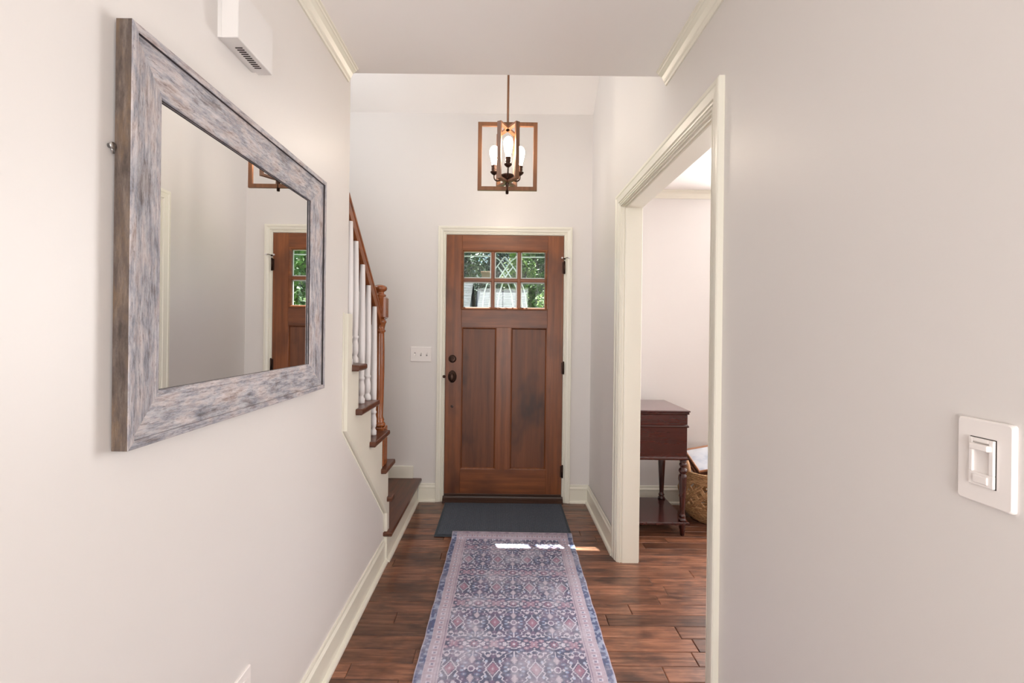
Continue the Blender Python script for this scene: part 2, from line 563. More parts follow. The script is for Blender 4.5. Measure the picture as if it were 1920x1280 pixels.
for r in range(rows):
    y1 = YD - r * PW; y0 = max(y1 - PW, YB)
    if y1 - y0 < .01: continue
    segs = []
    # rows cross the opening between hall and dining room; elsewhere walls break them
    near_vis = y1 > 1.50 and r < 26
    x = XL + .0 if True else 0
    x_start = -0.66
    x = x_start - random.uniform(0, .9)
    while x < XW:
        L = random.choice([.45, .62, .8, .98, 1.15])
        a, b_ = max(x, x_start), min(x + L, XW)
        x += L
        if b_ - a < .04: continue
        segs.append((a, b_))
    for a, b_ in segs:
        if near_vis and a < 2.0:
            o = plank(a, b_, y0, y1).build('floor_plank', 'plank', fl)
            recentre(o)
        else:
            p = plank(a, b_, y0, y1); rest.add(p.v, p.f)
ro = rest.build('floor_plank_field', 'plank', fl)
ro['kind'] = 'stuff'

# ------------------------------------------------------------------ trim
def casing_prof(wd, d=.021):
    return [(0, 0), (0, .0075), (.003, .009), (.006, .009), (.007, .005), (.010, .005), (.012, .010), (.018, .011), (.020, .0085), (.024, .0145), (.034, .0155),
            (wd - .020, d - .003), (wd - .016, d), (wd - .004, d), (wd, d - .003), (wd, 0)]
def casing(name, a0, a1, z0, z1, wd, place, mat='trim'):
    pf = casing_prof(wd)
    rings = [[place(a0 - p, q, z0) for p, q in pf], [place(a0 - p, q, z1 + p) for p, q in pf],
             [place(a1 + p, q, z1 + p) for p, q in pf], [place(a1 + p, q, z0) for p, q in pf]]
    return struct(MB().loft(rings).build(name, mat))
# front door casing
casing('trim_door_casing', -0.445 + .0, 0.475, 0, 2.083, .062, lambda a, q, z: (a, YD - q, z))
# cased opening, hall side and dining side, and its jamb
casing('trim_opening_casing', OY0 - .005, OY1 + .005, 0, OZ + .005, .072, lambda a, q, z: (XR - q, a, z))
casing('trim_opening_casing_dining', OY0 - .005, OY1 + .005, 0, OZ + .005, .072, lambda a, q, z: (XR + WT + q, a, z))
j = MB()
jpf = [(-.002, -.019), (-.002, 0), (.007, 0), (.008, .005), (.013, .005), (.014, .001), (.019, .001), (.021, .006), (.027, .008), (WT + .002, .008), (WT + .002, -.019)]
j.loft([[(XR + a, y + sy * q, z if z == 0 else z - q) for a, q in jpf] for y, sy, z in ((OY0, 1, 0), (OY0, 1, OZ), (OY1, -1, OZ), (OY1, -1, 0))])
struct(j.build('trim_opening_jamb', 'trim'))

def base_prof(h=.14, t=.014):
    return [(0, 0), (0, h), (t * .45, h), (t * .55, h - .006), (t * .5, h - .014), (t * .8, h - .022), (t, h - .026), (t, h - .034), (t * .8, h - .037),
            (t * .8, .020), (t + .009, .017), (t + .013, .010), (t + .0135, 0)]
def baseboard(name, pts, h=.14):
    """pts: list of (x, y, nx, ny): corner points and inward offset direction (already mitred)"""
    pf = base_prof(h)
    rings = [[(x + nx * q, y + ny * q, z) for q, z in pf] for x, y, nx, ny in pts]
    return struct(MB().loft(rings).build(name, 'trim'))
baseboard('baseboard_left', [(XL, YB, 1, 0), (XL, 2.612, 1, 0)])
baseboard('baseboard_right', [(XR, YB, -1, 0), (XR, OY0 - .075, -1, 0)])
baseboard('baseboard_foyer', [(XR, OY1 + .075, -1, 0), (XR, YD, -1, -1), (.537, YD, 0, -1)])
baseboard('baseboard_front', [(-.507, YD, 0, -1), (-.640, YD, 0, -1)])
baseboard('baseboard_dining', [(XR + WT, YD, 0, -1), (XW, YD, -1, -1), (XW, -1.0, -1, 0)])

def crown(name, pts):
    pf = [(0, 0), (0, -.058), (.006, -.058), (.009, -.050), (.012, -.047), (.014, -.040), (.022, -.024), (.032, -.015), (.036, -.013), (.038, -.008), (.044, -.006), (.044, 0)]
    rings = [[(x + nx * q, y + ny * q, HC + z) for q, z in pf] for x, y, nx, ny in pts]
    return struct(MB().loft(rings).build(name, 'trim'))
crown('trim_crown_left', [(XL, YB, 1, 0), (XL, YC - .035, 1, 0)])
crown('trim_crown_right', [(XR, YB, -1, 0), (XR, YC - .035, -1, 0)])
crown('trim_crown_dining', [(XR + WT, YD, 0, -1), (XW, YD, -1, -1), (XW, -1.0, -1, 0)])

# dining front window, then frames added around unseen fill lamps
def window_frame(name, w_, h_, place, nx_bars, nz_bars):
    r_ = struct(empty(name, place(0, 0, 0)))
    m = MB()
    def bar(a0, a1, b0, b1, d0, d1):
        vs = [place(a, b, d) for a in (a0, a1) for b in (b0, b1) for d in (d0, d1)]
        m.add(vs, [(0, 1, 3, 2), (4, 6, 7, 5), (0, 4, 5, 1), (2, 3, 7, 6), (0, 2, 6, 4), (1, 5, 7, 3)])
    W_, H_ = w_ / 2, h_ / 2
    for a0, a1, b0, b1 in ((-W_ - .07, -W_ + .01, -H_ - .07, H_ + .07), (W_ - .01, W_ + .07, -H_ - .07, H_ + .07), (-W_, W_, H_ - .01, H_ + .07), (-W_, W_, -H_ - .07, -H_ + .01)):
        bar(a0, a1, b0, b1, 0, .045)
    m.build('window_casing', 'trim', r_)
    for k in range(1, nx_bars):
        m = MB(); a = -W_ + w_ * k / nx_bars; bar(a - .012, a + .012, -H_, H_, .026, .042); m.build('glazing_bar', 'white_paint', r_)
    for k in range(1, nz_bars):
        m = MB(); b = -H_ + h_ * k / nz_bars; bar(-W_, W_, b - .012, b + .012, .026, .042); m.build('glazing_bar', 'white_paint', r_)
window_frame('window_1', 1.5, 1.6, lambda a, b, d: (2.55 + a, YD - d, 1.55 + b), 3, 2)
window_frame('added_window_2', 1.9, 1.5, lambda a, b, d: (XW - d, 1.0 + a, 1.55 + b), 4, 2)  # frame added to surround the side fill lamp
window_frame('added_window_3', 1.5, 1.2, lambda a, b, d: (XS + d, 2.2 + a, 3.15 + b), 3, 2)  # added frame around the stairwell fill lamp
window_frame('added_window_4', 1.1, 1.8, lambda a, b, d: (a, YB + d, 1.35 + b), 2, 3)  # added frame around the rear hall fill lamp

# ------------------------------------------------------------------ front door
dr = struct(empty('door_1', (0.014, YD - .01, 0)))
SL, SR = -0.441, 0.471
Z0, Z1 = 0.052, 2.078
yF, yB = YD - .012, YD + .030      # hall face / outer face
WX0, WX1, WZ0, WZ1 = -0.315, 0.334, 1.508, 1.955
def dpart(name, mat, x0, x1, z0, z1, ya=yF, yb=yB, c=.0015):
    return recentre(MB().bbox(x0, x1, ya, yb, z0, z1, c).build(name, mat, dr))
stW = .122
for a, b_ in ((SL, SL + stW), (SR - stW, SR)):
    dpart('stile', 'door_v', a, b_, Z0, Z1)
dpart('rail', 'door_h', SL + stW, SR - stW, 1.955, Z1)
dpart('rail', 'door_h', SL + stW, SR - stW, 1.360, 1.508)
dpart('rail', 'door_h', SL + stW, SR - stW, Z0, 0.255)
dpart('mullion', 'door_v', -.045, .067, .255, 1.360)
for a, b_ in ((SL + stW, -.045), (.067, SR - stW)):
    # recessed flat panel with a sticking bead around it
    p = recentre(MB().box(a, b_, yF + .012, yB - .012, .255, 1.360).build('panel', 'door_p', dr))
    bd = MB()
    prof = [(0, .0005), (.004, .001), (.010, .007), (.013, .012), (0, .012)]
    rg = []
    for (sx, sz, X, Z) in ((1, 1, a, .255), (1, -1, a, 1.36), (-1, -1, b_, 1.36), (-1, 1, b_, .255)):
        rg.append([(X + sx * p_, yF + q, Z + sz * p_) for p_, q in prof])
    bd.loft(rg, loop=True)
    bd.build('panel_molding', 'door_v', dr)
# window moulding, glazing bars, panes
bd = MB(); prof = [(-.012, .0), (-.012, -.006), (-.002, -.009), (.006, -.003), (.010, .010), (-.0, .02)]
rg = []
for (sx, sz, X, Z) in ((1, 1, WX0, WZ0), (1, -1, WX0, WZ1), (-1, -1, WX1, WZ1), (-1, 1, WX1, WZ0)):
    rg.append([(X + sx * p_, yF + q, Z + sz * p_) for p_, q in prof])
bd.loft(rg, loop=True)
bd.build('window_molding', 'door_h', dr)
bars_x = [(-.092, -.066), (.112, .138)]
for a, b_ in bars_x:
    dpart('glazing_bar', 'door_v', a, b_, WZ0, WZ1, yF - .001, yB - .004, .005)
dpart('glazing_bar', 'door_h', WX0, WX1, 1.716, 1.742, yF + .0005, yB - .003, .005)
xs = [(WX0, -.092), (-.066, .112), (.138, WX1)]
for a, b_ in xs:
    for c0, c1 in ((WZ0, 1.716), (1.742, WZ1)):
        pn = MB().box(a + .002, b_ - .002, YD + .006, YD + .010, c0 + .002, c1 - .002).build('pane', 'glass', dr)
        # white glazing bead seen at the outer side of the pane
        rg = []
        for (sx, sz, X, Z) in ((1, 1, a, c0), (1, -1, a, c1), (-1, -1, b_, c1), (-1, 1, b_, c0)):
            rg.append([(X + sx * p_, YD + q, Z + sz * p_) for p_, q in ((0, .011), (.010, .011), (.008, .029), (0, .029))])
        MB().loft(rg, loop=True).build('glazing_bead', 'white_paint', pn)
# ornamental bevelled lines behind the panes
def q2(px, py, Y=YD + .075):
    s = 853.0 / Y
    dx, dy = px - 942, 620 - py
    X = (dx - ROLL * dy) / s; Z = EYE + (dy + ROLL * dx) / s
    return (X, Y, Z)
lines = [
    [(866, 480), (895, 480), (928, 480)],
    [(972, 482), (1000, 482), (1026, 482)],
    [(921, 514), (934, 497), (946, 482), (953, 489), (964, 503), (972, 516)],
    [(926, 481), (936, 487), (945, 500), (958, 520), (966, 535), (975, 556), (980, 576)],
    [(972, 481), (961, 487), (950, 500), (937, 520), (928, 535), (920, 556), (917, 577)],
    [(934, 500), (948, 521), (957, 545), (961, 565), (962, 578)],
    [(962, 500), (947, 521), (938, 545), (934, 565), (933, 578)],
    [(966, 506), (976, 527), (983, 545), (986, 562), (988, 578)],
    [(929, 506), (916, 527), (909, 545), (906, 562), (905, 578)],
]
cm = MB()
for L in lines:
    P = [Vector(q2(*p)) for p in L]
    # smooth through the points
    pts = []
    for k in range(len(P) - 1):
        p0 = P[max(k - 1, 0)]; p1 = P[k]; p2 = P[k + 1]; p3 = P[min(k + 2, len(P) - 1)]
        for t in (0, .25, .5, .75):
            pts.append(0.5 * ((2 * p1) + (-p0 + p2) * t + (2 * p0 - 5 * p1 + 4 * p2 - p3) * t * t + (-p0 + 3 * p1 - 3 * p2 + p3) * t ** 3))
    pts.append(P[-1])
    cm.tube(pts, .0050, 6)
sd = struct(empty('door_2', (0.014, YD + .075, 0)))
g = MB().box(-.345, .375, YD + .079, YD + .083, 1.44, 2.03).build('pane', 'glass', sd)
cm.build('ornament', 'came', sd)
f = MB()
for a, b_, c0, c1 in ((-.445, -.345, .05, 2.09), (.375, .475, .05, 2.09), (-.345, .375, 2.03, 2.09), (-.345, .375, .05, 1.44)):
    f.bbox(a, b_, YD + .062, YD + .100, c0, c1, .003)
f.build('frame', 'white_paint', sd)
# jamb around the slab
jb = MB()
for a, b_, c0, c1 in ((DX0, SL - .003, 0, DZ1), (SR + .003, DX1, 0, DZ1), (SL - .003, SR + .003, Z1 + .003, DZ1)):
    jb.box(a, b_, YD - .001, YD + .14, c0, c1)
jb.build('jamb', 'trim', dr)
# threshold and sweep
t = MB()
t.prism([(YD - .045, .0), (YD - .045, .010), (YD - .030, .018), (YD - .030, .026), (YD - .016, .034), (YD - .010, .046), (YD + .14, .046), (YD + .14, 0)], SL - .010, SR + .012, place=lambda a, b, t_: (t_, a, b))
t.build('threshold', 'threshold', dr)
MB().bbox(SL, SR, YD - .018, YD - .010, .050, .066, .002).build('door_sweep', 'threshold', dr)
# deadbolt, knob, worn lock hole cover, strike, hinges, hinge pin stop
kx = -.386
db = MB(); db.lathe([(.0, -.0), (.030, 0), (.030, -.006), (.026, -.012), (.020, -.014), (.0, -.014)], (kx, yF, 1.113), 24, 'Y')
db = db.build('deadbolt', 'bronze', dr)
MB().bbox(kx - .004, kx + .004, yF - .030, yF - .013, 1.096, 1.130, .002).build('thumb_turn', 'bronze', db)
kn = MB()
def oval(rx, rz, y, n=24): return [(kx + rx * math.cos(2 * PI * i / n), y, .975 + rz * math.sin(2 * PI * i / n)) for i in range(n)]
kn.loft([oval(.033, .048, yF), oval(.033, .048, yF - .004), oval(.028, .042, yF - .009), oval(.012, .012, yF - .012), oval(.010, .010, yF - .035), oval(.018, .026, yF - .042), oval(.024, .036, yF - .052), oval(.022, .034, yF - .062), oval(.010, .018, yF - .068)], smooth=True)
kn.build('door_knob', 'bronze', dr)
MB().lathe([(0, 0), (.010, 0), (.010, -.004), (.006, -.006), (0, -.006)], (kx, yF, .743), 14, 'Y').build('lock_plug', 'threshold', dr)
MB().lathe([(.0, -.013), (.010, -.013), (.012, 0), (.010, .013), (0, .013)], (SL - .008, YD - .022, .975), 12, 'Y').build('strike_lip', 'bronze', dr)
for z in (1.83, 1.05, .245):
    h = MB(); hx = SR + .006
    h.lathe([(0, -.047), (.0065, -.047), (.0065, .047), (0, .047)], (hx, YD - .018, z), 12)
    h.lathe([(0, .047), (.005, .047), (.005, .052), (0, .054)], (hx, YD - .018, z), 10)
    h.box(hx - .018, hx, YD - .0135, YD - .011, z - .045, z + .045)
    h.build('hinge', 'bronze', dr)
st = MB(); st.tube([(SR + .006, YD - .020, 1.90), (SR + .020, YD - .045, 1.905), (SR + .036, YD - .05, 1.902)], .0028, 8)
st.tube([(SR + .006, YD - .020, 1.90), (SR - .014, YD - .028, 1.905)], .0028, 8)
st.lathe([(0, -.006), (.007, -.006), (.007, .006), (0, .006)], (SR + .006, YD - .02, 1.90), 12)
st = st.build('hinge_pin_stop', 'bronze', dr)
tips = MB()
tips.lathe([(0, -.008), (.007, -.006), (.007, .004), (0, .006)], (SR + .036, YD - .05, 1.902), 10, 'Y')
tips.lathe([(0, -.008), (.007, -.006), (.007, .004), (0, .006)], (SR - .014, YD - .028, 1.905), 10, 'Y')
tips.build('rubber_tip', 'white_paint', st)

# ------------------------------------------------------------------ staircase
sc = tag(empty('staircase', (-1.17, 2.3, 0)), 'boxed wooden staircase with cream skirt board, white balusters and brown handrail behind the left wall', 'staircase')
XN = -0.617       # tread return nosing
XK = -0.648       # skirt face
RZ = .2
def tz(k): return .179 + RZ * k
TT = .027
def tread(poly, z, mat):
    mb = MB(); c = .006
    cx = sum(p[0] for p in poly) / len(poly); cy = sum(p[1] for p in poly) / len(poly)
    def inset(d): return [(x + (d if x < cx else -d), y + (d if y < cy else -d)) for x, y in poly]
    rings = [[(x, y, z_) for x, y in inset(d)] for d, z_ in ((.005, z - TT), (0, z - TT + .007), (0, z - .007), (.002, z - .002), (.006, z))]
    mb.loft(rings)
    return recentre(mb.build('tread', mat, sc))
XI = -1.705
tread([(XN, 2.594), (XN, YD - .001), (XI, YD - .001), (XI, 2.594)], tz(0), 'tread_y')
tread([(XN, 2.594), (XN, 2.648), (-.70, 2.72), (-1.50, YD - .001), (XI, YD - .001), (XI, 2.594)], tz(1), 'tread_y')
tread([(XN, 2.460), (XN, 2.657), (-.68, 2.665), (XI, 3.05), (XI, 2.46)], tz(2), 'tread_x')
near = [2.241, 2.020, 1.966]; far_ = [2.527, 2.304, 2.085]
tread([(XN, near[0]), (XN, far_[0]), (XI, far_[0]), (XI, near[0])], tz(3), 'tread_x')
tread([(XN, near[1]), (XN, far_[1]), (XI, far_[1]), (XI, near[1])], tz(4), 'tread_x')
tread([(XN, near[2]), (XN, far_[2]), (XL, far_[2]), (XL, near[2])], tz(5), 'tread_y')
XB = XL - WT - .003
for k in range(5, 11):
    yf = 2.085 - .223 * (k - 5)
    tread([(XL - .002 if False else XB, yf - .25), (XB, yf), (XI, yf), (XI, yf - .25)], tz(k), 'tread_x')
# risers
ry = [None, None, 2.62, 2.483, 2.262, 2.045] + [1.80 - .223 * k for k in range(5)]
def riser(pts, z0, z1):
    recentre(MB().prism(pts, z0, z1).build('riser', 'trim', sc))
riser([(XK, 2.6505), (XK, YD - .001), (XK - .018, YD - .001), (XK - .018, 2.6505)], 0, tz(0) - TT)
riser([(XK - .022, 2.655), (-1.50, 3.50), (-1.52, 3.49), (XK - .04, 2.645)], tz(0), tz(1) - TT)
riser([(XK - .022, 2.62), (XI, 3.0), (XI, 2.98), (XK - .022, 2.60)], tz(1), tz(2) - TT)
for k in range(3, 10):
    y = ry[k]
    xo = XK - .022 if k < 6 else XB
    riser([(xo, y), (XI, y), (XI, y - .018), (xo, y - .018)], tz(k - 1), tz(k) - TT)
# cove strips under the nosings on the open side
# cream skirt board on the hall side, stepped at the top, sloping below
sk = [(1.913, .905), (1.913, 1.400), (1.966, 1.400), (1.966, tz(5) - TT), (2.060, tz(5) - TT), (2.060, tz(4) - TT), (2.262, tz(4) - TT), (2.262, tz(3) - TT),
      (2.483, tz(3) - TT), (2.483, tz(2) - TT), (2.620, tz(2) - TT), (2.620, tz(1) - TT), (2.650, tz(1) - TT), (2.650, 0.0), (2.606, 0.0), (2.606, .283)]
m = MB(); n = len(sk)
m.prism(sk, XL - .002, XK, place=lambda a, b, t_: (t_, a, b))
m.build('skirt_board', 'trim', sc)
# narrow bead along the wall side of the skirt
bd = MB()
path = [(1.906, 1.404), (1.906, .902), (2.600, .276), (2.600, .150)]
bd.tube([(XL + .001, a, b) for a, b in path], .004, 6)
bd.build('skirt_bead', 'trim', sc)
# shoe strip at the first riser
pf = [(0, 0), (0, .020), (.006, .019), (.014, .012), (.016, 0)]
MB().loft([[(XK + q, y, z) for q, z in pf] for y in (2.612, YD - .001)]).build('shoe_strip', 'trim', sc)
# low skirting on the front wall above the first tread
recentre(MB().bbox(-1.70, -.682, YD - .018, YD - .001, tz(0), .275, .003).build('wall_skirting', 'trim', sc))
# newel post
nx, ny = -.685, 2.538
hw = .0405
nb = MB()
nb.bbox(nx - hw, nx + hw, ny - hw, ny + hw, tz(2), .795, .004)
nb.lathe([(.030, .795), (.036, .800), (.038, .808), (.034, .816), (.028, .822), (.031, .832), (.027, .842), (.024, .850), (.0265, .95), (.029, 1.10), (.0285, 1.22), (.026, 1.31),
          (.026, 1.318), (.032, 1.322), (.033, 1.330), (.027, 1.335), (.029, 1.35), (.033, 1.368), (.037, 1.374), (.037, 1.382), (.031, 1.388), (.031, 1.396)], (nx, ny, 0), 24)
nb.bbox(nx - hw, nx + hw, ny - hw, ny + hw, 1.394, 1.518, .010)
nb.lathe([(.028, 1.514), (.033, 1.522), (.033, 1.528), (.024, 1.532), (.021, 1.540), (.024, 1.545), (.034, 1.551), (.039, 1.562), (.037, 1.572), (.026, 1.580), (.010, 1.584), (.0, 1.584)], (nx, ny, 0), 24)
nw = nb.build('newel_post', 'newel', sc)
# handrail (moulded profile) following the flight
rs = -.896
def rz_top(y): return 1.94 + rs * (y - 1.965)
rx = -.697
prof = [(-.030, -.012), (-.027, -.004), (-.016, 0), (0, .003), (.016, 0), (.026, -.005), (.031, -.016), (.031, -.030), (.026, -.036), (.026, -.042), (.030, -.048), (.030, -.101), (-.034, -.101), (-.034, -.052), (-.019, -.042), (-.024, -.034), (-.030, -.026)]
m = MB(); m.loft([[(rx + p, y, rz_top(y) + q) for p, q in prof] for y in (1.968, 2.499)])
m.build('handrail', 'rail', sc)
# balusters
def baluster(y, zb):
    zt = rz_top(y) - .097
    H = zt - zb
    mb = MB()
    r = .0155
    pf = [(.017, 0), (.018, .006), (.017, .022), (.011, .032), (.010, .038), (.015, .044), (.0165, .058), (.0165, .085), (.0125, .104), (.0125, .112), (.0165, .116), (.0165, .124), (.0125, .128),
          (.0145, .16), (.0165, .25), (.0160, H * .55), (.0135, H * .85), (.0115, H - .004), (.0115, H)]
    mb.lathe(pf, (-.675, y, zb), 16)
    return mb.build('baluster', 'white_paint', sc)
for y, k in ((2.003, 5), (2.083, 5), (2.186, 4), (2.286, 4), (2.398, 3)):
    baluster(y, tz(k))

# ------------------------------------------------------------------ mirror
mr_ = tag(empty('wall_mirror', (-.65, 1.2, 1.12)), 'large rectangular mirror in a weathered grey wood frame hung on left wall', 'mirror')
MY0, MY1, MZ0, MZ1 = .775, 1.634, 1.122, 1.860
xf, xb, xg = -.636, -.664, -.6625
FW = .0925
def fr_side(i):
    cs = [((1, 1), MY0, MZ0), ((1, -1), MY0, MZ1), ((-1, -1), MY1, MZ1), ((-1, 1), MY1, MZ0)]
    a, b_ = cs[i], cs[(i + 1) % 4]
    pf = [(0, xb), (0, xf - .001), (.001, xf), (.0135, xf), (.0145, xf - .001), (.0145, xf - .0065), (.040, xf - .009), (FW - .014, xf - .015), (FW - .012, xf - .0145), (FW - .002, xf - .017), (FW, xf - .019), (FW, xf - .023), (FW, xb)]
    mb = MB()
    rings = [[(x, c[1] + c[0][0] * p, c[2] + c[0][1] * p) for p, x in pf] for c in (a, b_)]
    n = len(pf)
    vs = rings[0] + rings[1]
    fs = []; mi = []
    for k in range(n):
        j_ = (k + 1) % n
        fs.append((k, j_, n + j_, n + k))
        mi.append(2 if k == 10 or (k == 4 and i in (1, 2)) else (1 if k == 0 else 0))  # shade painted on the top and right steps; inner lip also dark
    fs += [tuple(range(n))[::-1], tuple(range(n, 2 * n))]; mi += [0, 0]
    mb.add(vs, fs); mb.mi = mi
    o = mb.build('frame_side', ['barn_z' if i in (0, 2) else 'barn_y', 'barn_side', 'lip_and_shade'], mr_)
    return recentre(o)
for i in range(4): fr_side(i)
MB().box(xb + .0005, xg + .002, MY0 + FW - .006, MY1 - FW + .006, MZ0 + FW - .006, MZ1 - FW + .006).build('mirror_glass', 'mirror', mr_)
hk = MB(); hk.lathe([(0, .0), (.004, .0), (.004, .005), (.006, .006), (.006, .008), (0, .008)], (XL, .768, 1.640), 12, 'X')
hk.tube([(XL + .004, .768, 1.640), (XL + .004, .772, 1.628), (XL + .004, .778, 1.632)], .0012, 6)
hk.build('hanging_hook', 'chrome', mr_)

# ------------------------------------------------------------------ door chime box
ch = tag(empty('door_chime', (XL + .025, 1.13, 2.0)), 'plain white door chime box with bottom vent slots high on left wall above mirror', 'chime box')
CX = -.617
b1 = MB()
b1.bbox(XL + .012, CX, 1.048, 1.206, 2.004, 2.126, .0015)
b1.build('cover', 'chime', ch)
b2 = MB(); b2.box(XL, XL + .012, 1.054, 1.200, 2.008, 2.120); b2.build('back_plate', 'chime', ch)
for k in range(11):
    y = 1.086 + k * .0084
    MB().box(XL + .022, CX - .012, y, y + .0030, 2.0030, 2.0042).build('slot', 'slot', ch)

# ------------------------------------------------------------------ light switches and outlet
dm = tag(empty('dimmer_switch', (XR, .64, 1.157)), 'white wall plate with slide dimmer low on the near right wall', 'light switch')
PY0, PY1, PZ0, PZ1 = .6025, .677, 1.098, 1.217
pl = MB()
def rr(y0, y1, z0, z1, x, r=.004, n=3):
    pts = []
    for (cy, cz, a0) in ((y1 - r, z1 - r, 0), (y0 + r, z1 - r, 90), (y0 + r, z0 + r, 180), (y1 - r, z0 + r, 270)):
        for k in range(n + 1):
            a = math.radians(a0 + 90 * k / n)
            pts.append((x, cy + r * math.cos(a), cz + r * math.sin(a)))
    return pts
pl.loft([rr(PY0, PY1, PZ0, PZ1, XR), rr(PY0, PY1, PZ0, PZ1, XR - .0045), rr(PY0 + .0022, PY1 - .0022, PZ0 + .0022, PZ1 - .0022, XR - .0065)])
pl.build('wall_plate', 'plastic', dm)
IY0, IY1, IZ0, IZ1 = .6235, .6565, 1.1245, 1.1910
g_ = MB(); g_.box(XR - .0068, XR - .0064, IY0 - .001, IY1 + .001, IZ0 - .001, IZ1 + .001); g_.build('gap', 'slot', dm)
# insert: frame with open slide channel, slider and rocker
ins = MB(); x1 = XR - .0105
ins.bbox(x1, XR - .0066, IY0, IY1, IZ0, 1.1425, .0006)
ins.bbox(x1, XR - .0066, IY0, IY0 + .006, 1.1425, IZ1, .0006)
ins.bbox(x1, XR - .0066, IY1 - .005, IY1, 1.1425, IZ1, .0006)
ins.bbox(x1, XR - .0066, IY0 + .006, IY1 - .005, 1.1855, IZ1, .0006)
ins.box(XR - .0075, XR - .0066, IY0 + .006, IY1 - .005, 1.1425, 1.1855)
ins.build('insert', 'plastic', dm)
MB().bbox(XR - .017, XR - .0075, IY0 + .002, IY1 - .006, 1.175, 1.1835, .0012).build('slider', 'plastic', dm)
MB().bbox(XR - .0125, XR - .0100, IY0 + .006, IY1 - .007, 1.128, 1.139, .0010).build('rocker', 'plastic', dm)
# triple toggle plate on the front wall
ts = tag(empty('toggle_switch', (-.634, YD, 1.15)), 'white three-gang toggle switch plate left of the wooden front door', 'light switch')
tp = MB()
def rrx(x0, x1, z0, z1, y, r=.005, n=3):
    return [(-0 + a, y, b) for (_, a, b) in rr(x0, x1, z0, z1, 0, r, n)]
tp.loft([rrx(-.717, -.551, 1.087, 1.203, YD), rrx(-.717, -.551, 1.087, 1.203, YD - .004), rrx(-.713, -.555, 1.091, 1.199, YD - .007)])
tp.build('wall_plate', 'plastic', ts)
for k, upd in ((0, -1), (1, 1), (2, 1)):
    x = -.634 + (k - 1) * .046
    MB().box(x - .005, x + .005, YD - .0075, YD - .0068, 1.133, 1.157).build('toggle_slot', 'slot', ts)
    tg = MB(); zc = 1.145
    tg.loft([[(x - .0042, YD - .007, zc - .008), (x + .0042, YD - .007, zc - .008), (x + .0042, YD - .007, zc + .008), (x - .0042, YD - .007, zc + .008)],
             [(x - .0035, YD - .019, zc + upd * .010 - .004), (x + .0035, YD - .019, zc + upd * .010 - .004), (x + .0035, YD - .019, zc + upd * .010 + .004), (x - .0035, YD - .019, zc + upd * .010 + .004)]])
    tg.build('toggle', 'plastic', ts)
# outlet plate low on the left wall
ol = tag(empty('wall_outlet', (XL, 1.183, .378)), 'white outlet plate low on the left wall at the bottom edge', 'outlet')
op = MB()
OYa, OYb = 1.148, 1.218
op.loft([rr(OYa, OYb, .321, .437, XL), rr(OYa, OYb, .321, .437, XL + .004), rr(OYa + .002, OYb - .002, .323, .435, XL + .006)])
op.build('wall_plate', 'plastic', ol)
for zc in (.358, .400):
    s_ = MB(); s_.loft([rr(1.166, 1.200, zc - .014, zc + .014, XL + .006, .008), rr(1.166, 1.200, zc - .014, zc + .014, XL + .0075, .008)])
    so = s_.build('socket', 'plastic', ol)
    MB().box(XL + .0074, XL + .0078, 1.175, 1.177, zc - .004, zc + .005).box(XL + .0074, XL + .0078, 1.189, 1.191, zc - .004, zc + .005).build('socket_slots', 'slot', so)

# ------------------------------------------------------------------ pendant lantern
LY = 2.70
lx, lz0, lz1 = .0185, 2.166, 2.570
ln = tag(empty('pendant_lantern', (lx, LY, lz0)), 'bronze open-frame pendant lantern with three glowing bulbs hanging in foyer', 'pendant light')
def frame_rect(hwid, z0, z1, ang, bw=.023, bd_=.008, name='frame'):
    mb = MB()
    ca, sa = math.cos(ang), math.sin(ang)
    def P(u, v, z): return (lx + ca * u - sa * v, LY + sa * u + ca * v, z)
    rg = []
    for (sx, sz, X, Z) in ((1, 1, -hwid, z0), (1, -1, -hwid, z1), (-1, -1, hwid, z1), (-1, 1, hwid, z0)):
        rg.append([P(X + sx * p, q, Z + sz * p) for p, q in ((0, -bd_), (bw, -bd_), (bw, bd_), (0, bd_))])
    mb.loft(rg, loop=True)
    return mb.build(name, 'lantern', ln)
frame_rect(.176, lz0, lz1, 0.0)
frame_rect(.108, 2.210, 2.538, math.radians(62), .012, .0125)
frame_rect(.108, 2.210, 2.538, math.radians(-58), .012, .0125)
MB().lathe([(0, 0), (.0065, 0), (.0065, 1.03), (0, 1.03)], (lx, LY, lz1 - .005), 12).build('stem', 'lantern', ln)
cz = 3.03 + (YD - LY) * sl
MB().lathe([(0, 0), (.055, -.0), (.060, -.012), (.060, -.10), (.05, .03), (0, .03)][0:1] + [(.045, -.02), (.060, -.008), (.060, .05), (0, .05)], (lx, LY, cz - .07), 24).build('canopy', 'lantern', ln)
hb = MB()
hb.lathe([(0, -.055), (.009, -.055), (.009, -.005), (.012, .0), (.012, .022), (.034, .036), (.040, .046), (.040, .052), (.0, .052)], (lx, LY, 2.206), 20)
hb.lathe([(0, -.019), (.008, -.019), (.008, .012), (0, .012)], (lx, LY, lz0 - .0), 12)
hb.build('hub', 'bronze', ln)
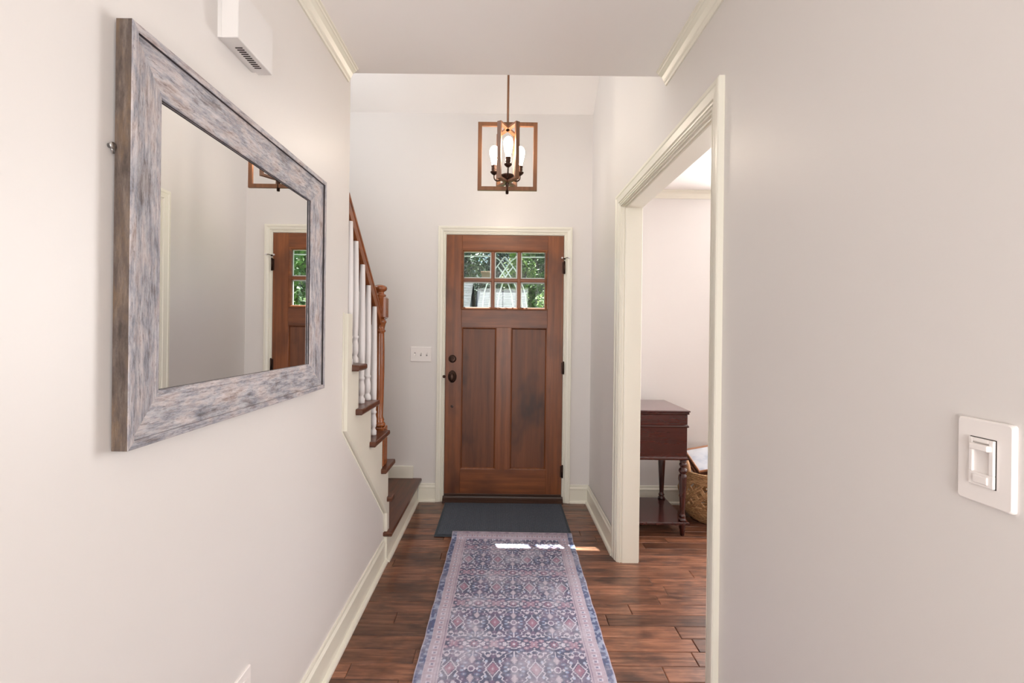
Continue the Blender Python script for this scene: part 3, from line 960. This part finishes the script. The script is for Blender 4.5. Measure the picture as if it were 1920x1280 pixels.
for k, a in enumerate((-90, 30, 150)):
    ar = math.radians(a + 2)
    R_ = .090
    def A(r, z): return (lx + r * math.cos(ar), LY + r * math.sin(ar), z)
    am = MB()
    pts = [A(.02, 2.236)] + [A(R_ - .028 + .028 * math.sin(t), 2.262 - .028 * math.cos(t)) for t in (0, .4, .8, 1.2, PI / 2)] + [A(R_, 2.276)]
    am.tube(pts, .0045, 8)
    bx, by, _ = A(R_, 0)
    am.build('arm', 'bronze', ln)
    sk_ = MB(); sk_.lathe([(0, 0), (.006, 0), (.016, .008), (.023, .016), (.023, .020), (.013, .024), (.016, .032), (.016, .040), (.0145, .042), (.017, .050), (.017, .058), (0, .058)], (bx, by, 2.272), 18)
    so = sk_.build('socket', 'bronze', ln)
    bl = MB(); bl.lathe([(0, 0), (.013, 0), (.0135, .010), (.017, .028), (.0235, .052), (.0275, .078), (.0275, .092), (.023, .106), (.014, .116), (.006, .120), (0, .121)], (bx, by, 2.328), 20)
    bl.build('bulb', 'bulb', ln)

# ------------------------------------------------------------------ door mat
mt = tag(empty('door_mat', (.022, 3.22, 0)), 'dark charcoal ribbed door mat in front of the wooden door', 'door mat')
mx0, mx1, my0, my1 = -.428, .470, 2.935, 3.515
MB().bbox(mx0, mx1, my0, my1, .0015, .006, .002).build('mat_edge', 'mat_edge', mt)
pile = MB()
nx_, ny_ = 150, 100
X = np.linspace(mx0 + .018, mx1 - .018, nx_); Y = np.linspace(my0 + .018, my1 - .018, ny_)
vs = []
for yy in Y:
    for xx in X:
        u = ((xx + yy) / .052) % 1; v = ((xx - yy) / .052) % 1
        h = .0085 + .0022 * (1 if (int((xx + yy) / .052) + int((xx - yy) / .052 + 50)) % 2 == 0 else 0) * (0.5 + 0.5 * math.sin(yy * 900)) + .0008 * math.sin(xx * 600)
        vs.append((xx, yy, h))
fs = [(j * nx_ + i, j * nx_ + i + 1, (j + 1) * nx_ + i + 1, (j + 1) * nx_ + i) for j in range(ny_ - 1) for i in range(nx_ - 1)]
pile.add(vs, fs)
pile.build('mat_pile', 'mat', mt)

# ------------------------------------------------------------------ runner rug
RW, RL = .775, 2.44
gx, gy = 260, 800
U = np.linspace(-RW / 2, RW / 2, gx); V = np.linspace(0, RL, gy)
uu, vv = np.meshgrid(U, V)
def smooth_noise(cell, seed):
    r = np.random.default_rng(seed)
    nxn = int(RW / cell) + 3; nyn = int(RL / cell) + 3
    g_ = r.random((nyn, nxn))
    fx = (uu + RW / 2) / cell; fy = vv / cell
    ix = fx.astype(int); iy = fy.astype(int); tx = fx - ix; ty = fy - iy
    tx = tx * tx * (3 - 2 * tx); ty = ty * ty * (3 - 2 * ty)
    return (g_[iy, ix] * (1 - tx) + g_[iy, ix + 1] * tx) * (1 - ty) + (g_[iy + 1, ix] * (1 - tx) + g_[iy + 1, ix + 1] * tx) * ty
C = {k: np.array(lin(c)) for k, c in dict(dark=(76, 79, 102), navy=(70, 82, 120), slate=(104, 112, 142), pink=(162, 130, 146), rose=(148, 108, 126), pale=(204, 200, 212),
                                           beige=(182, 170, 182), blue=(128, 146, 178), mauve=(108, 92, 118), ltblue=(168, 180, 204)).items()}
img = np.empty((gy, gx, 3)); img[:] = C['dark']
TX, TY = .170, .285
fu = ((uu / TX + .5) % 1.0) - .5; fv = ((vv / TY + .13) % 1.0) - .5
au, av = np.abs(fu), np.abs(fv)           # fractions of a tile, folded
x_, y_ = au * TX, av * TY                 # metres, folded
bl_n = smooth_noise(.05, 3)
def put(mask, col, f=1.0):
    k = C[col] if isinstance(col, str) else col
    img[mask] = img[mask] * (1 - f) + k * f
def ell(cx, cy, rx_, ry_): return ((x_ - cx) / rx_) ** 2 + ((y_ - cy) / ry_) ** 2 < 1
hx_, hy_ = TX / 2, TY / 2
put(smooth_noise(.03, 5) > .55, 'mauve', .6)
# small filled blossoms and leaves, laid out symmetrically
for cx, cy, rx2, ry2, c in ((.026, .030, .011, .008, 'slate'), (.030, .056, .010, .008, 'mauve'), (.012, .075, .009, .008, 'slate'), (.034, .010, .008, .006, 'blue'),
                            (.030, .108, .012, .007, 'slate'), (.052, .120, .010, .009, 'pink'), (.022, .126, .009, .006, 'beige'), (.070, .098, .009, .008, 'slate'),
                            (.064, .072, .008, .010, 'beige'), (.080, .080, .007, .008, 'mauve'), (.044, .092, .009, .006, 'pale'), (.072, .128, .008, .007, 'pink'),
                            (.058, .040, .006, .008, 'ltblue'), (.016, .098, .008, .006, 'blue'), (.040, .136, .008, .006, 'pale')):
    put(ell(cx, cy, rx2, ry2), c)
    put(ell(cx, cy, rx2 * .4, ry2 * .4), 'pale' if c != 'pale' else 'rose', .6)
# ogee outline round the oval medallion
ogee = .056 * np.cos(np.clip(y_ / .100, 0, 1) * PI / 2) ** .55 + .004 * np.sin(y_ * 260)
put((np.abs(x_ - ogee) < .0024) & (y_ < .101), 'pale')
put((np.abs(np.hypot(x_ - .062, y_ - .083) - .012) < .0018), 'pale')
# urn-like motif in the oval
put(ell(0, 0, .012, .014), 'mauve'); put(np.abs(np.hypot(x_, y_ * .8) - .012) < .002, 'pale')
put((x_ < .014 - np.abs(y_ - .050) * .55 + .002 * np.sin(y_ * 900)) & (np.abs(y_ - .050) < .022), 'beige')
put((y_ < .0022) & (x_ < .030) & (x_ > .014), 'pale'); put(ell(.024, 0, .004, .007), 'pale')
put((x_ < .0018) & (y_ > .07) & (y_ < .1), 'pale')
# rose diamond between ovals
dxm = hx_ - x_
put(dxm / .022 + y_ / .034 < 1, 'rose'); put(dxm / .009 + y_ / .014 < 1, 'pink'); put(dxm / .003 + y_ / .005 < 1, 'pale')
put(np.abs(dxm / .028 + y_ / .044 - 1) < .08, 'pale')
put((dxm < .0016) & (y_ > .044) & (y_ < .085), 'pale')
put((((dxm) / .010) ** 2 + ((y_ - .066) / .008) ** 2) < 1, 'mauve')
put((np.abs(np.hypot(dxm, y_ - .090) - .016) < .0018) & (y_ > .088), 'pale')
# flowers on the rows between
dym = hy_ - y_
rr_ = np.hypot(x_, dym); th = np.arctan2(dym, x_ + 1e-6)
put(rr_ < .017 + .005 * np.cos(th * 8), 'rose', .8); put(rr_ < .006, 'pale')
put((np.abs(rr_ - .026) < .002) & (dym > .008), 'pale'); put((dym < .0018) & (x_ > .022) & (x_ < .036), 'pale')
rr2 = np.hypot(dxm, dym); th2 = np.arctan2(dym, dxm + 1e-6)
put(rr2 < .016 + .005 * np.cos(th2 * 6), 'pink'); put(rr2 < .005, 'beige')
put(np.hypot(dxm - .026, dym) < .0045, 'pale'); put(np.hypot(dxm, dym - .026) < .004, 'pale')
# borders
e = np.minimum(RW / 2 - np.abs(uu), np.minimum(vv, RL - vv))
along = np.where(RW / 2 - np.abs(uu) < np.minimum(vv, RL - vv), vv, uu)
bn = smooth_noise(.012, 9)
mk = e < .094; img[mk] = C['beige']
img[mk] = img[mk] * .75 + C['pink'] * .25
put((e < .088) & (e > .084), 'mauve', .8)
band = (e > .042) & (e < .078)
ph = (along / .032) % 1.0; q_ = np.abs(e - .060)
put(band & (np.abs(ph - .5) < .26) & (q_ < .011) & ~((np.abs(ph - .5) < .16) & (q_ < .006)), 'pale')
put(band & (np.abs(ph - .5) < .14) & (q_ < .005), 'slate', .8)
put(band & (np.abs(((along / .032 + .5) % 1) - .5) < .10) & (q_ < .008), 'rose', .45)
sd_ = RW / 2 - np.abs(uu)
mk = sd_ < .030; img[mk] = C['navy']
put((sd_ < .030) & (bn > .62), 'ltblue', .6); put((e < .034) & (e > .030), 'beige', .6); put((sd_ < .030) & (bn < .3), 'dark', .6); put((e < .030) & (sd_ > .03) & (bn > .5), 'mauve', .5)
put(e < .0035, 'beige', .7)
# wear: faded patches and woven hatching
wear = smooth_noise(.10, 21) * .5 + smooth_noise(.03, 22) * .3 + smooth_noise(.008, 23) * .2
f_ = np.clip((wear - .34) * 1.1, .08, .50)[..., None]
img = img * (1 - f_) + C['pale'] * f_
hat = rng.random((gy, 1, 1)) * .10 + rng.random((1, gx, 1)) * .14 + rng.random((gy, gx, 1)) * .12
img = img * (0.86 + hat)
img = img * (1 - .10) + C['slate'] * .10
zz = .0085 + .0006 * np.sin(vv * 9 + uu * 3)
Yw0 = .540
over = np.clip((vv + Yw0 - 2.870) / .045, 0, 1); over = over * over * (3 - 2 * over)
zz = zz + over * .0105
edge = 1 + .0030 * np.sin(vv * 21) + .0022 * np.sin(vv * 47 + 1)
ang = .0135
ux = uu * edge; vy = vv
wx = .062 + ux * math.cos(ang) + (vy - RL / 2) * math.sin(ang)
wy = Yw0 + RL / 2 + (vy - RL / 2) * math.cos(ang) - ux * math.sin(ang)
ox, oy = .062, Yw0 + RL / 2
top = np.stack([wx - ox, wy - oy, zz], -1).reshape(-1, 3)
idx = np.arange(gx * gy).reshape(gy, gx)
q = np.stack([idx[:-1, :-1], idx[:-1, 1:], idx[1:, 1:], idx[1:, :-1]], -1).reshape(-1, 4)
# rim going down to the floor
per = np.concatenate([idx[0, :], idx[1:, -1], idx[-1, -2::-1], idx[-2:0:-1, 0]])
low = top[per].copy(); low[:, 2] -= .0065
nb_ = len(per); base_i = gx * gy
rim = np.stack([per, np.arange(nb_) + base_i, np.roll(np.arange(nb_), -1) + base_i, np.roll(per, -1)], -1)
me = bpy.data.meshes.new('runner_rug')
allv = np.concatenate([top, low]); allf = np.concatenate([q, rim])
me.vertices.add(len(allv)); me.vertices.foreach_set('co', allv.ravel())
me.loops.add(len(allf) * 4); me.loops.foreach_set('vertex_index', allf.ravel().astype(np.int32))
me.polygons.add(len(allf)); me.polygons.foreach_set('loop_start', np.arange(len(allf), dtype=np.int32) * 4); me.polygons.foreach_set('loop_total', np.full(len(allf), 4, dtype=np.int32))
me.update(calc_edges=True); me.validate()
at = me.color_attributes.new('print', 'FLOAT_COLOR', 'POINT')
cols = np.ones((len(allv), 4)); cols[:gx * gy, :3] = np.clip(img.reshape(-1, 3), 0, 1); cols[gx * gy:, :3] = C['beige']
at.data.foreach_set('color', cols.ravel())
me.polygons.foreach_set('use_smooth', [True] * len(allf))
me.materials.append(MAT['rug'])
rug = bpy.data.objects.new('runner_rug', me)
COL.objects.link(rug)
rug.location = (ox, oy, 0)
tag(rug, 'long faded blue and pink floral runner rug with blue border on the wood floor', 'rug')

# ------------------------------------------------------------------ side cabinet in the dining room
TX0, TX1, TY0, TY1 = .775, 1.222, 2.985, 3.440
cb = tag(empty('side_cabinet', ((TX0 + TX1) / 2, (TY0 + TY1) / 2, 0)), 'small dark mahogany cabinet table on turned legs with a lower shelf in the next room', 'cabinet')
def lid(x0, x1, y0, y1, z0, z1, name, mat, prof):
    rg = []
    for d, z in prof:
        rg.append([(x0 - d, y0 - d, z), (x1 + d, y0 - d, z), (x1 + d, y1 + d, z), (x0 - d, y1 + d, z)])
    return MB().loft(rg).build(name, mat, cb)
top_ = lid(TX0, TX1, TY0, TY1, 0, 0, 'top', ['mahogany'], [(0, .797), (.006, .800), (.010, .806), (.006, .812), (.013, .816), (.013, .822), (.010, .825)])
MB().box(TX0 - .009, TX1 + .009, TY0 - .009, TY1 + .009, .8249, .8256).build('top_face', 'mahogany_top', top_)
MB().bbox(TX0, TX1, TY0, TY1, .730, .797, .001).build('upper_case', 'mahogany', cb)
lid(TX0, TX1, TY0, TY1, 0, 0, 'case_molding', 'mahogany', [(0, .712), (.006, .714), (.008, .720), (.005, .727), (.0, .731)])
MB().bbox(TX0 + .001, TX1 - .001, TY0 + .001, TY1 - .001, .522, .713, .001).build('lower_case', 'mahogany', cb)
lid(TX0, TX1, TY0, TY1, 0, 0, 'base_molding', 'mahogany', [(0, .499), (.006, .502), (.007, .512), (.002, .518), (0, .523)])
lid(TX0 - .0, TX1 + .012, TY0 - .01, TY1 - .02, 0, 0, 'shelf', 'mahogany_v', [(.0, .078), (.004, .080), (.004, .090), (.002, .094), (0, .096)])
for lxp in (TX0 + .035, TX1 - .020):
    for lyp in (TY0 + .018, TY1 - .040):
        lg = MB()
        lg.lathe([(.012, 0), (.014, .004), (.017, .038), (.021, .048), (.023, .058), (.020, .068), (.024, .074), (.024, .080), (.0, .080)], (lxp, lyp, 0), 18)
        lg.lathe([(0, .095), (.024, .096), (.026, .104), (.022, .112), (.016, .118), (.021, .124), (.022, .130), (.017, .138), (.015, .146), (.016, .16), (.024, .34), (.026, .385), (.024, .398), (.017, .404), (.018, .410),
                  (.026, .418), (.028, .428), (.024, .438), (.017, .446), (.018, .455), (.024, .462), (.023, .474), (.018, .480), (.022, .490), (.022, .500)], (lxp, lyp, 0), 18)
        lg.build('leg', 'mahogany_v', cb)

# ------------------------------------------------------------------ woven basket
bx0, by0 = 1.530, 3.285
bk = tag(empty('woven_basket', (bx0, by0, 0)), 'tan woven seagrass basket with open lattice band standing beside the cabinet', 'basket')
def br(z):
    pts = [(0, .125), (.03, .165), (.08, .200), (.14, .218), (.20, .224), (.28, .218), (.36, .205)]
    for (z0, r0), (z1, r1) in zip(pts, pts[1:]):
        if z <= z1: return r0 + (r1 - r0) * (z - z0) / (z1 - z0)
    return pts[-1][1]
def coil(z, rr3, name, wob=.002, ph=0, rad_off=0):
    pts = []
    for i in range(56):
        t = 2 * PI * i / 56
        r = br(z) + rad_off + wob * math.sin(t * 14 + ph)
        pts.append((bx0 + r * math.cos(t), by0 + r * math.sin(t), z + .0015 * math.sin(t * 9 + ph)))
    return MB().tube(pts, (rr3, rr3 * 1.05), 7, loop=True).build(name, 'rope', bk)
k = 0
z = .011
while z < .135:
    coil(z, .0085, 'coil', .0022, k * 1.7); z += .0145; k += 1
for z in (.292, .304, .316, .328, .340, .352):
    coil(z, .0078, 'coil', .0022, z * 900, .001)
# lattice of flat straps leaning both ways
nst = 17
for i in range(nst):
    for d in (1, -1):
        mb = MB()
        for off in (-.0105, 0.0, .0105):
            pts = []
            for s_ in range(9):
                z = .128 + (.300 - .128) * s_ / 8
                t = 2 * PI * i / nst + d * (s_ / 8.0) * .70 + off / .22
                r = br(z) + (.004 if d > 0 else -.002) + .005 * math.sin(s_ / 8 * 2 * PI * 1.5 + i * PI) * d
                pts.append((bx0 + r * math.cos(t), by0 + r * math.sin(t), z))
            mb.tube(pts, .0056, 6)
        mb.build('strap', 'rope', bk)
# bottom disc
MB().lathe([(0, .002), (.125, .002), (.125, .012), (0, .012)], (bx0, by0, 0), 40).build('bottom', 'rope', bk)
for sgn in (-1, 1):
    pts = []
    for i in range(13):
        t = PI * i / 12
        yy = by0 + .060 * math.cos(t); zz_ = .340 + .095 * math.sin(t)
        xx = bx0 + sgn * (math.sqrt(max(br(.35) ** 2 - (yy - by0) ** 2, 0)) - .004)
        pts.append((xx, yy, zz_))
    MB().tube(pts, .0125, 10).build('handle', 'handle_rope', bk)

def framed(name, label, TL, u, v, wu, lv, th, mat, bw=.020, inner='print'):
    u = Vector(u).normalized(); v = Vector(v); v = (v - u * v.dot(u)).normalized(); nrm = u.cross(v)
    if nrm.z < 0: nrm = -nrm
    TL = Vector(TL)
    rt = tag(empty(name, TL), label, 'picture')
    def P(a, b, c): return tuple(TL + u * a + v * b + nrm * c)
    prof = [(0, 0), (0, th), (.004, th + .002), (bw - .004, th - .001), (bw, th - .005), (bw, 0)]
    rg = []
    for (sx, sy, a, b) in ((1, 1, 0, 0), (-1, 1, wu, 0), (-1, -1, wu, lv), (1, -1, 0, lv)):
        rg.append([P(a + sx * p, b + sy * p, c) for p, c in prof])
    MB().loft(rg, loop=True).build('frame', mat, rt)
    pn = MB()
    vs = [P(a, b, c) for c in (.003, th - .006) for a, b in ((bw * .8, bw * .8), (wu - bw * .8, bw * .8), (wu - bw * .8, lv - bw * .8), (bw * .8, lv - bw * .8))]
    pn.add(vs, [(0, 1, 2, 3), (4, 5, 6, 7), (0, 1, 5, 4), (1, 2, 6, 5), (2, 3, 7, 6), (3, 0, 4, 7)])
    pn.build('print_sheet', inner, rt)
    return rt
framed('framed_print', 'pale blue and white print in thin tan frame leaning in the woven basket', (1.372, 3.415, .452), (.14, 0, .026), (.020, -.2, -.085), .30, .245, .014, 'frame_wood_light', .012)
framed('picture_frame', 'dark brown picture frame tucked under the pale print in woven basket', (1.362, 3.392, .406), (.14, 0, .026), (.020, -.2, -.085), .25, .205, .020, 'frame_wood_dark', .024)

# ------------------------------------------------------------------ outside
gr = tag(MB().box(-60, 60, YD + 2.0, 90, -.65, -.5).build('lawn', 'grass'), 'green lawn stretching outside beyond the front porch', 'lawn')
gr['kind'] = 'structure'
struct(MB().box(-2.2, 2.2, YD + .14, YD + 2.0, -.5, -.02).build('porch_floor', 'stone'))
struct(MB().box(-2.2, 2.2, YD + .14, YD + .345, 2.40, 2.55).build('porch_eave', 'white_paint'))

def house(name, label, x0, x1, yE, yR, zE, zR, zG=-.5, hip=0.0, sid='siding'):
    """block with a shingled front roof slope from eave (yE,zE) to ridge (yR,zR)"""
    h = tag(empty(name, ((x0 + x1) / 2, yR, zG)), label, 'building')
    m = MB()
    yK = 2 * yR - yE
    m.prism([(yE + .4, zG), (yK - .4, zG), (yK - .4, zE), (yR, zR - .25), (yE + .4, zE)], x0 + .3 + hip, x1 - .3, place=lambda a, b, t_: (t_, a, b))
    m.build('wall', sid, h)
    L = math.hypot(yR - yE, zR - zE); dy, dz = (yR - yE) / L, (zR - zE) / L
    n_ = max(int(L / .28), 4)
    sh = MB()
    for k in range(n_):
        s0 = k * L / n_; s1 = (k + 1.08) * L / n_
        s1 = min(s1, L)
        x = x0 + random.uniform(-.3, 0); hp = hip * s0 / L
        xe0, xe1 = x0 + hp, x1 - hp * .0
        x = xe0
        while x < xe1 - .02:
            wd = random.uniform(.28, .5); xb_ = min(x + wd, xe1)
            t0 = .035; t1 = .012
            def Q(s, t, X_): return (X_, yE + dy * s - dz * t, zE + dz * s + dy * t)
            vs = [Q(s0, 0, x + .01), Q(s0, 0, xb_), Q(s0, t0, xb_), Q(s0, t0, x + .01), Q(s1, 0, x + .01), Q(s1, 0, xb_), Q(s1, t1, xb_), Q(s1, t1, x + .01)]
            sh.add(vs, [(0, 1, 2, 3), (3, 2, 6, 7), (4, 7, 6, 5), (0, 3, 7, 4), (1, 5, 6, 2)])
            x = xb_
    so = sh.build('roof_shingles', 'shingle', h); so['kind'] = 'stuff'
    m = MB()
    m.prism([(yE, zE - .12), (yE, zE), (yR, zR), (yK, zE), (yK, zE - .12), (yR, zR - .12)], x0, x1, place=lambda a, b, t_: (t_, a, b))
    m.build('roof_deck', 'dark_siding', h)
    m = MB(); m.bbox(x0 + hip, x1 + .02, yR - .12, yR + .12, zR - .02, zR + .10, .02); m.build('ridge_cap', 'dark_siding', h)
    return h
house('garage', 'small building with grey shingled roof seen through the door panes', -2.55, 2.30, 41.0, 45.0, 2.2, 5.25, hip=.35, sid='dark_siding')
h2 = house('house', 'taller house with light grey shingled roof at the left through door glass', -11.0, -2.75, 36.0, 42.5, 2.0, 5.9, sid='siding')
c_ = MB(); c_.bbox(-2.7, -1.0, 57.0, 58.0, -.5, 8.65, .03); c_.bbox(-2.8, -.9, 56.9, 58.1, 8.5, 8.75, .03)
tag(c_.build('chimney', 'brick'), 'tan brick stack rising above the dark shrub behind the grey roof', 'chimney')

def tree(label, x, y, zc, rx_, rz_, nl, mat, group=None, ls=.22):
    t = tag(empty('tree', (x, y, -.5)), label, 'tree')
    m = MB(); m.lathe([(.32, 0), (.24, 1.2), (.16, zc), (.05, zc + rz_ * .6)], (x, y, -.5), 10)
    for a in range(5):
        an = a * 1.26
        m.tube([(x, y, zc * .55 + a * .3), (x + rx_ * .4 * math.cos(an), y + rx_ * .4 * math.sin(an), zc + a * .2), (x + rx_ * .7 * math.cos(an), y + rx_ * .7 * math.sin(an), zc + rz_ * .4)], .07, 6)
    m.build('trunk', 'bark', t)
    r = np.random.default_rng(int(abs(x * 100) + y))
    ncl = 26
    cc = r.normal(size=(ncl, 3)); cc /= np.linalg.norm(cc, axis=1)[:, None]
    cc *= r.uniform(.45, .95, (ncl, 1))
    which = r.integers(0, ncl, nl)
    p = cc[which] + r.normal(size=(nl, 3)) * .16
    p = p * np.array([rx_, rx_, rz_]) + np.array([x, y, zc])
    a = r.normal(size=(nl, 3)); a /= np.linalg.norm(a, axis=1)[:, None]
    b = r.normal(size=(nl, 3)); b -= a * (a * b).sum(1)[:, None]; b /= np.linalg.norm(b, axis=1)[:, None]
    s_ = r.uniform(.6, 1.3, (nl, 1)) * ls
    v0 = p - a * s_; v1 = p + b * s_ * .5; v2 = p + a * s_; v3 = p - b * s_ * .5
    V_ = np.stack([v0, v1, v2, v3], 1).reshape(-1, 3) - np.array([x, y, -.5])
    me = bpy.data.meshes.new('foliage')
    me.from_pydata(V_.tolist(), [], np.arange(nl * 4).reshape(-1, 4).tolist())
    me.materials.append(MAT[mat])
    o = bpy.data.objects.new('foliage', me); COL.objects.link(o); o.parent = t; o['kind'] = 'stuff'
    return t
tree('dark green tree behind the left house seen through left door panes', -8.6, 57, 8.5, 4.6, 8.0, 16000, 'leaf_dark', ls=.30)
tree('dark tree between the two roofs seen in the middle door pane', 2.2, 70, 9.0, 5.0, 9.0, 16000, 'leaf_dark', ls=.3)
tree('short dark leafy tree just behind the ridge of the grey roof', -2.2, 51.5, 5.2, 1.9, 1.9, 7000, 'leaf_dark', ls=.17)
tree('yellow-green tree rising above the grey roof in the middle pane', 1.6, 51.5, 6.8, 1.7, 4.8, 7000, 'leaf_light', ls=.2)
tree('pale green feathery tree filling the right door panes', 5.8, 58, 8.0, 3.4, 7.0, 12000, 'leaf_mid', ls=.26)
tree('bright leafy young tree right of the grey roof, low in right pane', 3.8, 34, 2.2, 1.35, 2.2, 6000, 'leaf_light', ls=.14)
tree('broad leafy tree right of the yard seen only in the mirror', 19, 46, 7.0, 5.0, 7.0, 12000, 'leaf_mid', ls=.26)
tree('round green tree near the lane, far right outside the door', 16, 32, 4.5, 4.0, 5.0, 7000, 'leaf_mid', ls=.26)
tree('tall dark tree at the far right edge of the lawn', 30, 34, 6.0, 5.5, 7.0, 8000, 'leaf_dark', ls=.3)
tree('large shadowy green tree farthest back beyond all the others', 9.0, 84, 11.0, 10.0, 12, 14000, 'leaf_dark', ls=.5)
tree('dark tree at far right beyond the yard', 30, 62, 9.0, 8.0, 9.5, 10000, 'leaf_dark', ls=.4)
tree('broad mid-green tree at far left beyond the roofs', -11, 84, 11.0, 9.5, 12, 14000, 'leaf_mid', ls=.5)

for o in list(bpy.data.objects):
    if '_w' in o: del o['_w']
